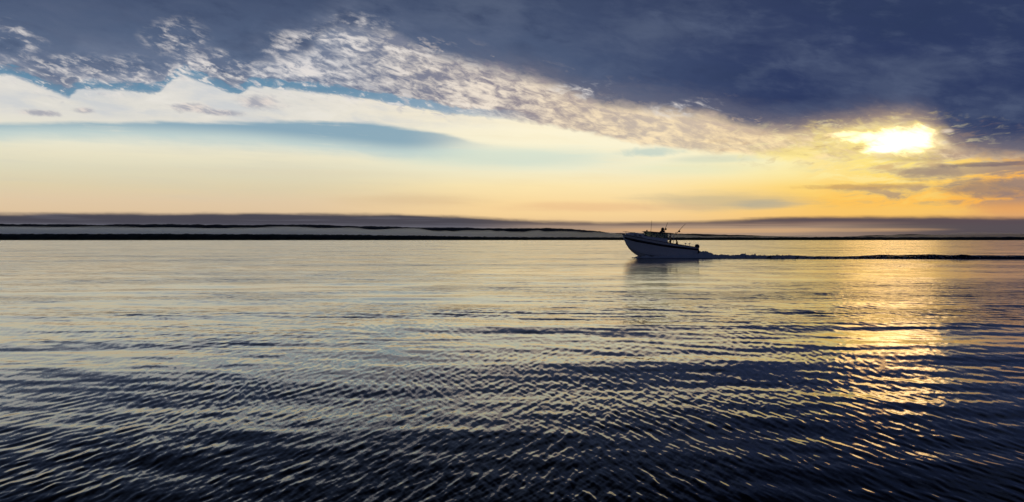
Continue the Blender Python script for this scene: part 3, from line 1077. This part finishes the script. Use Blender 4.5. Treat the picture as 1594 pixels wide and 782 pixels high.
# ------------------------------------------------------------------ people in the cockpit
def person(loc, rz, joints, jacket, label, cap=True):
    """joints: dict name -> (x, y, z, radius); body grown from a skinned skeleton, facing -x when rz = 0."""
    names, bonesv = list(joints), []
    E_ = [('pelvis', 'waist'), ('waist', 'chest'), ('chest', 'neck'), ('neck', 'jaw'), ('jaw', 'brow'), ('brow', 'crown')]
    for s in 'lr':
        E_ += [('chest', 'sho' + s), ('sho' + s, 'elb' + s), ('elb' + s, 'wri' + s), ('wri' + s, 'pal' + s),
               ('pelvis', 'hip' + s), ('hip' + s, 'kne' + s), ('kne' + s, 'ank' + s), ('ank' + s, 'toe' + s)]
    verts = [joints[n][:3] for n in names]
    rad = [joints[n][3] for n in names]
    edges = [(names.index(a), names.index(b_)) for a, b_ in E_]
    for s in 'lr':                                        # five fingers from the palm
        w_, p_ = np.array(joints['wri' + s][:3]), np.array(joints['pal' + s][:3])
        d = (p_ - w_) / np.linalg.norm(p_ - w_)
        side = np.cross(d, (0, 0, 1.0))
        side /= np.linalg.norm(side) + 1e-9
        nrm = np.cross(side, d)
        for k, ln in enumerate((0.07, 0.08, 0.075, 0.06)):
            o = p_ + side * (k - 1.5) * 0.021 + d * 0.02
            i0 = len(verts)
            verts += [tuple(o + d * ln * 0.5 - nrm * 0.008), tuple(o + d * ln * 0.85 - nrm * 0.035)]
            rad += [0.0095, 0.008]
            edges += [(names.index('pal' + s), i0), (i0, i0 + 1)]
        o = (w_ * 0.4 + p_ * 0.6) - side * 0.04
        i0 = len(verts)
        verts += [tuple(o), tuple(o + d * 0.04 - side * 0.015)]
        rad += [0.012, 0.009]
        edges += [(names.index('wri' + s), i0), (i0, i0 + 1)]
    me = bpy.data.meshes.new('person_skeleton')
    me.from_pydata(verts, edges, [])
    o = bpy.data.objects.new('person', me)
    COL.objects.link(o)
    md = o.modifiers.new('skin', 'SKIN')
    sv = me.skin_vertices[0].data
    for i, r_ in enumerate(rad):
        sv[i].radius = (r_, r_)
    for i, n in enumerate(names):
        if n in ('chest', 'waist', 'pelvis'):
            sv[i].radius = (joints[n][3], joints[n][3] * 1.35)
        sv[i].use_root = n == 'pelvis'
    ss = o.modifiers.new('sub', 'SUBSURF')
    ss.levels = ss.render_levels = 2
    dg = bpy.context.evaluated_depsgraph_get()
    ev = bpy.data.meshes.new_from_object(o.evaluated_get(dg))
    o.modifiers.clear()
    old = o.data
    o.data = ev
    bpy.data.meshes.remove(old)
    ev.name = 'person'
    ev.materials.clear()
    for mname in (jacket, 'trousers', 'skin', 'rubber'):
        ev.materials.append(MATS[mname])
    J = {n: np.array(joints[n][:3]) for n in names}
    for p in ev.polygons:
        c = np.array(p.center)
        near = min(J, key=lambda n: np.linalg.norm(J[n] - c) - joints[n][3] * 0.5)
        p.use_smooth = True
        p.material_index = 2 if near in ('jaw', 'brow', 'crown', 'pall', 'palr') else 3 if near[:3] in ('ank', 'toe') else 1 if near[:3] in ('pel', 'hip', 'kne') else 0
    # nose, ears and eyes pushed out of the head surface
    hb, hj = J['brow'], J['jaw']
    fwd = np.array((-1.0, 0, 0))
    nose = (hb + hj) / 2 + fwd * 0.105
    for v_ in ev.vertices:
        c = np.array(v_.co)
        dn = np.linalg.norm(c - nose)
        if dn < 0.05:
            v_.co = c + fwd * 0.028 * (1 - dn / 0.05)
        for s in (-1, 1):
            de_ = np.linalg.norm(c - ((hb + hj) / 2 + np.array((0.0, s * 0.09, 0.0))))
            if de_ < 0.035:
                v_.co = c + np.array((0, s * 0.015, 0)) * (1 - de_ / 0.035)
    o.location = loc
    o.rotation_euler = (0, 0, rz)
    o['label'] = label
    o['category'] = 'person'
    o['group'] = 'people aboard the boat'
    cr = J['crown']
    for s in (-1, 1):
        bm = new_bm()
        bmesh.ops.create_icosphere(bm, subdivisions=1, radius=0.012)
        bmesh.ops.translate(bm, verts=bm.verts, vec=tuple((hb * 0.6 + hj * 0.4) + np.array((-0.088, s * 0.032, 0.01))))
        fin(bm, 'eye', 'rubber', o)
    bm = new_bm()
    bmesh.ops.create_uvsphere(bm, u_segments=16, v_segments=10, radius=0.113)
    for v_ in list(bm.verts):
        if v_.co.z < -0.01:
            bm.verts.remove(v_)
    bmesh.ops.scale(bm, verts=bm.verts, vec=(1.08, 0.95, 0.85))
    bmesh.ops.translate(bm, verts=bm.verts, vec=tuple(hb + np.array((0.0, 0, 0.025))))
    add_box(bm, tuple(hb + np.array((-0.15, 0, 0.035))), (0.10, 0.13, 0.012), rot=-8)
    fin(bm, 'cap', 'cap_cloth', o)
    return o


STAND = dict(pelvis=(0, 0, .93, .115), waist=(.0, 0, 1.08, .105), chest=(.01, 0, 1.30, .125), neck=(-.01, 0, 1.47, .055), jaw=(-.035, 0, 1.55, .070),
             brow=(-.03, 0, 1.64, .088), crown=(-.02, 0, 1.71, .06),
             shol=(.01, -.19, 1.39, .062), elbl=(-.08, -.27, 1.13, .045), wril=(-.30, -.22, 1.08, .030), pall=(-.37, -.21, 1.09, .030),
             shor=(.01, .19, 1.39, .062), elbr=(-.02, .28, 1.12, .045), wrir=(-.22, .24, 1.02, .030), palr=(-.29, .23, 1.01, .030),
             hipl=(0, -.10, .88, .090), knel=(-.03, -.12, .49, .062), ankl=(.02, -.13, .09, .045), toel=(-.14, -.15, .04, .038),
             hipr=(0, .10, .88, .090), kner=(-.02, .12, .49, .062), ankr=(.03, .13, .09, .045), toer=(-.13, .15, .04, .038))
SIT = dict(pelvis=(0, 0, .56, .125), waist=(.01, 0, .72, .110), chest=(-.03, 0, .95, .130), neck=(-.07, 0, 1.12, .055), jaw=(-.11, 0, 1.20, .070),
           brow=(-.11, 0, 1.29, .088), crown=(-.10, 0, 1.36, .06),
           shol=(-.03, -.19, 1.04, .062), elbl=(-.12, -.26, .78, .045), wril=(-.32, -.17, .68, .030), pall=(-.39, -.15, .66, .030),
           shor=(-.03, .19, 1.04, .062), elbr=(-.10, .26, .78, .045), wrir=(-.31, .18, .68, .030), palr=(-.38, .16, .66, .030),
           hipl=(-.04, -.10, .53, .095), knel=(-.43, -.13, .52, .066), ankl=(-.40, -.14, .10, .045), toel=(-.55, -.16, .04, .038),
           hipr=(-.04, .10, .53, .095), kner=(-.44, .13, .52, .066), ankr=(-.38, .14, .10, .045), toer=(-.53, .16, .04, .038))
sole = lambda px: bz(391.5 + (px - 1037) * 0.03)
person((BX + bx(1042.6), BY - 0.35, sole(1042.6)), R(4), STAND, 'jacket_dark', 'person in dark jacket and cap standing under the back of the hardtop')
bm = new_bm()
add_box(bm, (0, 0, 0.28), (0.52, 0.80, 0.50))
box = fin(bm, 'box', 'gelcoat', None, bevel=0.02)
box.name = 'cooler_box'
box.location = (BX + bx(1053.2), BY - 0.30, sole(1053.2) - 0.02)
box['label'] = 'pale cooler box under the seated person in the cockpit'
box['category'] = 'cooler'
bm = new_bm()
add_box(bm, (0, 0, 0.56), (0.55, 0.83, 0.06))
fin(bm, 'lid', 'gelcoat', box, bevel=0.015)
P2 = {k: (v[0], v[1], v[2] + (0.14 if k[:3] not in ('ank', 'toe') else 0), v[3]) for k, v in SIT.items()}
person((BX + bx(1053.4), BY - 0.30, sole(1053.4)), R(-10), P2, 'jacket_red', 'person in a dark top and cap sitting hunched in the open cockpit')

# ------------------------------------------------------------------ white water thrown up by the boat
nxw, nyw = 900, 150
xs = np.concatenate([np.linspace(bx(986), bx(1300), 620), np.linspace(bx(1300), bx(2100), 281)[1:]])
nxw = len(xs)
ys = np.linspace(-1, 1, nyw)
Xw, Q = np.meshgrid(xs, ys, indexing='xy')
PXW = Xw / SPX + 1025
half = 4.2 + np.clip(Xw - bx(1085), 0, None) * 0.115
Yw = Q * half
# two arms of the wake
arm = np.interp(PXW, [986, 992, 1000, 1020, 1050, 1075, 1090, 1110, 1150, 1185, 1230, 1280, 1350, 1420, 1480, 1540, 1600, 2100],
                [0.0, 0.10, 0.18, 0.28, 0.40, 0.60, 0.80, 0.55, 0.42, 0.56, 0.46, 0.36, 0.38, 0.60, 0.66, 0.58, 0.50, 0.3])
hb_ = np.interp(PXW, [p[0] for p in BEAM], [p[1] for p in BEAM])
hc_ = np.interp(PXW, [p[0] for p in CHB], [p[1] for p in CHB])
off = np.where(PXW < 1083, hc_ + 0.10 + 0.006 * np.clip(PXW - 995, 0, None), 1.65 + 0.085 * np.clip(Xw - bx(1083), 0, None))
wid = 0.28 + 0.012 * np.clip(Xw + 2.5, 0, None)
calm = np.interp(PXW, [1000, 1200, 1300], [1.0, 1.0, 0.25])
nz1 = value_noise(Xw * 0.55, Yw * 0.9, 61)
nz2 = value_noise(Xw * 4.5, Yw * 3.5 + 20, 62)
nz3 = value_noise(Xw * 12, Yw * 9 + 40, 63)
rough = 0.70 + 0.4 * nz1 + calm * (0.30 * (nz2 - 0.5) + 0.15 * (nz3 - 0.5))
near = np.exp(-((Yw + off) / wid) ** 2)
farr = np.exp(-((Yw - off) / wid) ** 2)
Hw = arm * 0.78 * (near + farr * 0.9) * rough
# boiling water astern
ast = np.interp(PXW, [1080, 1086, 1096, 1112, 1160, 1195, 1250, 1400], [0.2, 0.85, 0.75, 0.40, 0.24, 0.34, 0.16, 0.04])
Hw = Hw + ast * np.exp(-(Yw / (1.5 + 0.05 * np.clip(Xw - 4, 0, None))) ** 4) * (0.35 + 0.8 * nz1 * nz2 + 0.5 * (nz2 - 0.3) + 0.35 * (nz3 - 0.5))
# flecks of spray standing up from the crest
fl = np.clip(value_noise(Xw * 7.0, Yw * 5, 64) - 0.72, 0, 1) * 3.0
Hw = Hw + fl * 0.28 * np.interp(PXW, [1000, 1085, 1100, 1150, 1165, 1205, 1240, 1300], [0.05, 0.5, 0.2, 0.25, 0.9, 0.9, 0.3, 0.0]) * (near + farr + 0.4 * np.exp(-(Yw / 2.0) ** 2))
Hw = Hw - 0.075
Hw[np.abs(Q) > 0.985] = -0.3
wk = bpy.data.materials.new('white_water')
wk.use_nodes = True
t = wk.node_tree
X.nt = t
b = t.nodes['Principled BSDF']
g2 = t.nodes.new('ShaderNodeNewGeometry')
s2 = t.nodes.new('ShaderNodeSeparateXYZ')
t.links.new(g2.outputs['Position'], s2.inputs[0])
px_, py_, pz_ = X(s2.outputs[0]), X(s2.outputs[1]), X(s2.outputs[2])
fn = noise(comb(px_ * 2.2, py_ * 2.2, pz_ * 4.0), 5, 0.65)
foam = clamp(sm(fn + sm(px_, BX + 42.0, BX + 4.0) * 0.30 + sm(px_, BX + 9, BX + 4) * 0.2, 0.60, 0.78)) * sm(pz_, -0.02, 0.10)
t.links.new(mixc(foam, (0.0035, 0.007, 0.016, 1), (0.55, 0.60, 0.66, 1)).s, b.inputs['Base Color'])
t.links.new((0.05 + foam * 0.6).s, b.inputs['Roughness'])
b.inputs['IOR'].default_value = 1.333
me = grid_mesh('wake', np.stack([Xw, Yw, Hw], -1), nxw, nyw, material=wk)
wo = link('wake', me, kind='stuff', label='foaming wake and bow wave trailing to the right behind the boat')
wo.location = (BX, BY, 0)
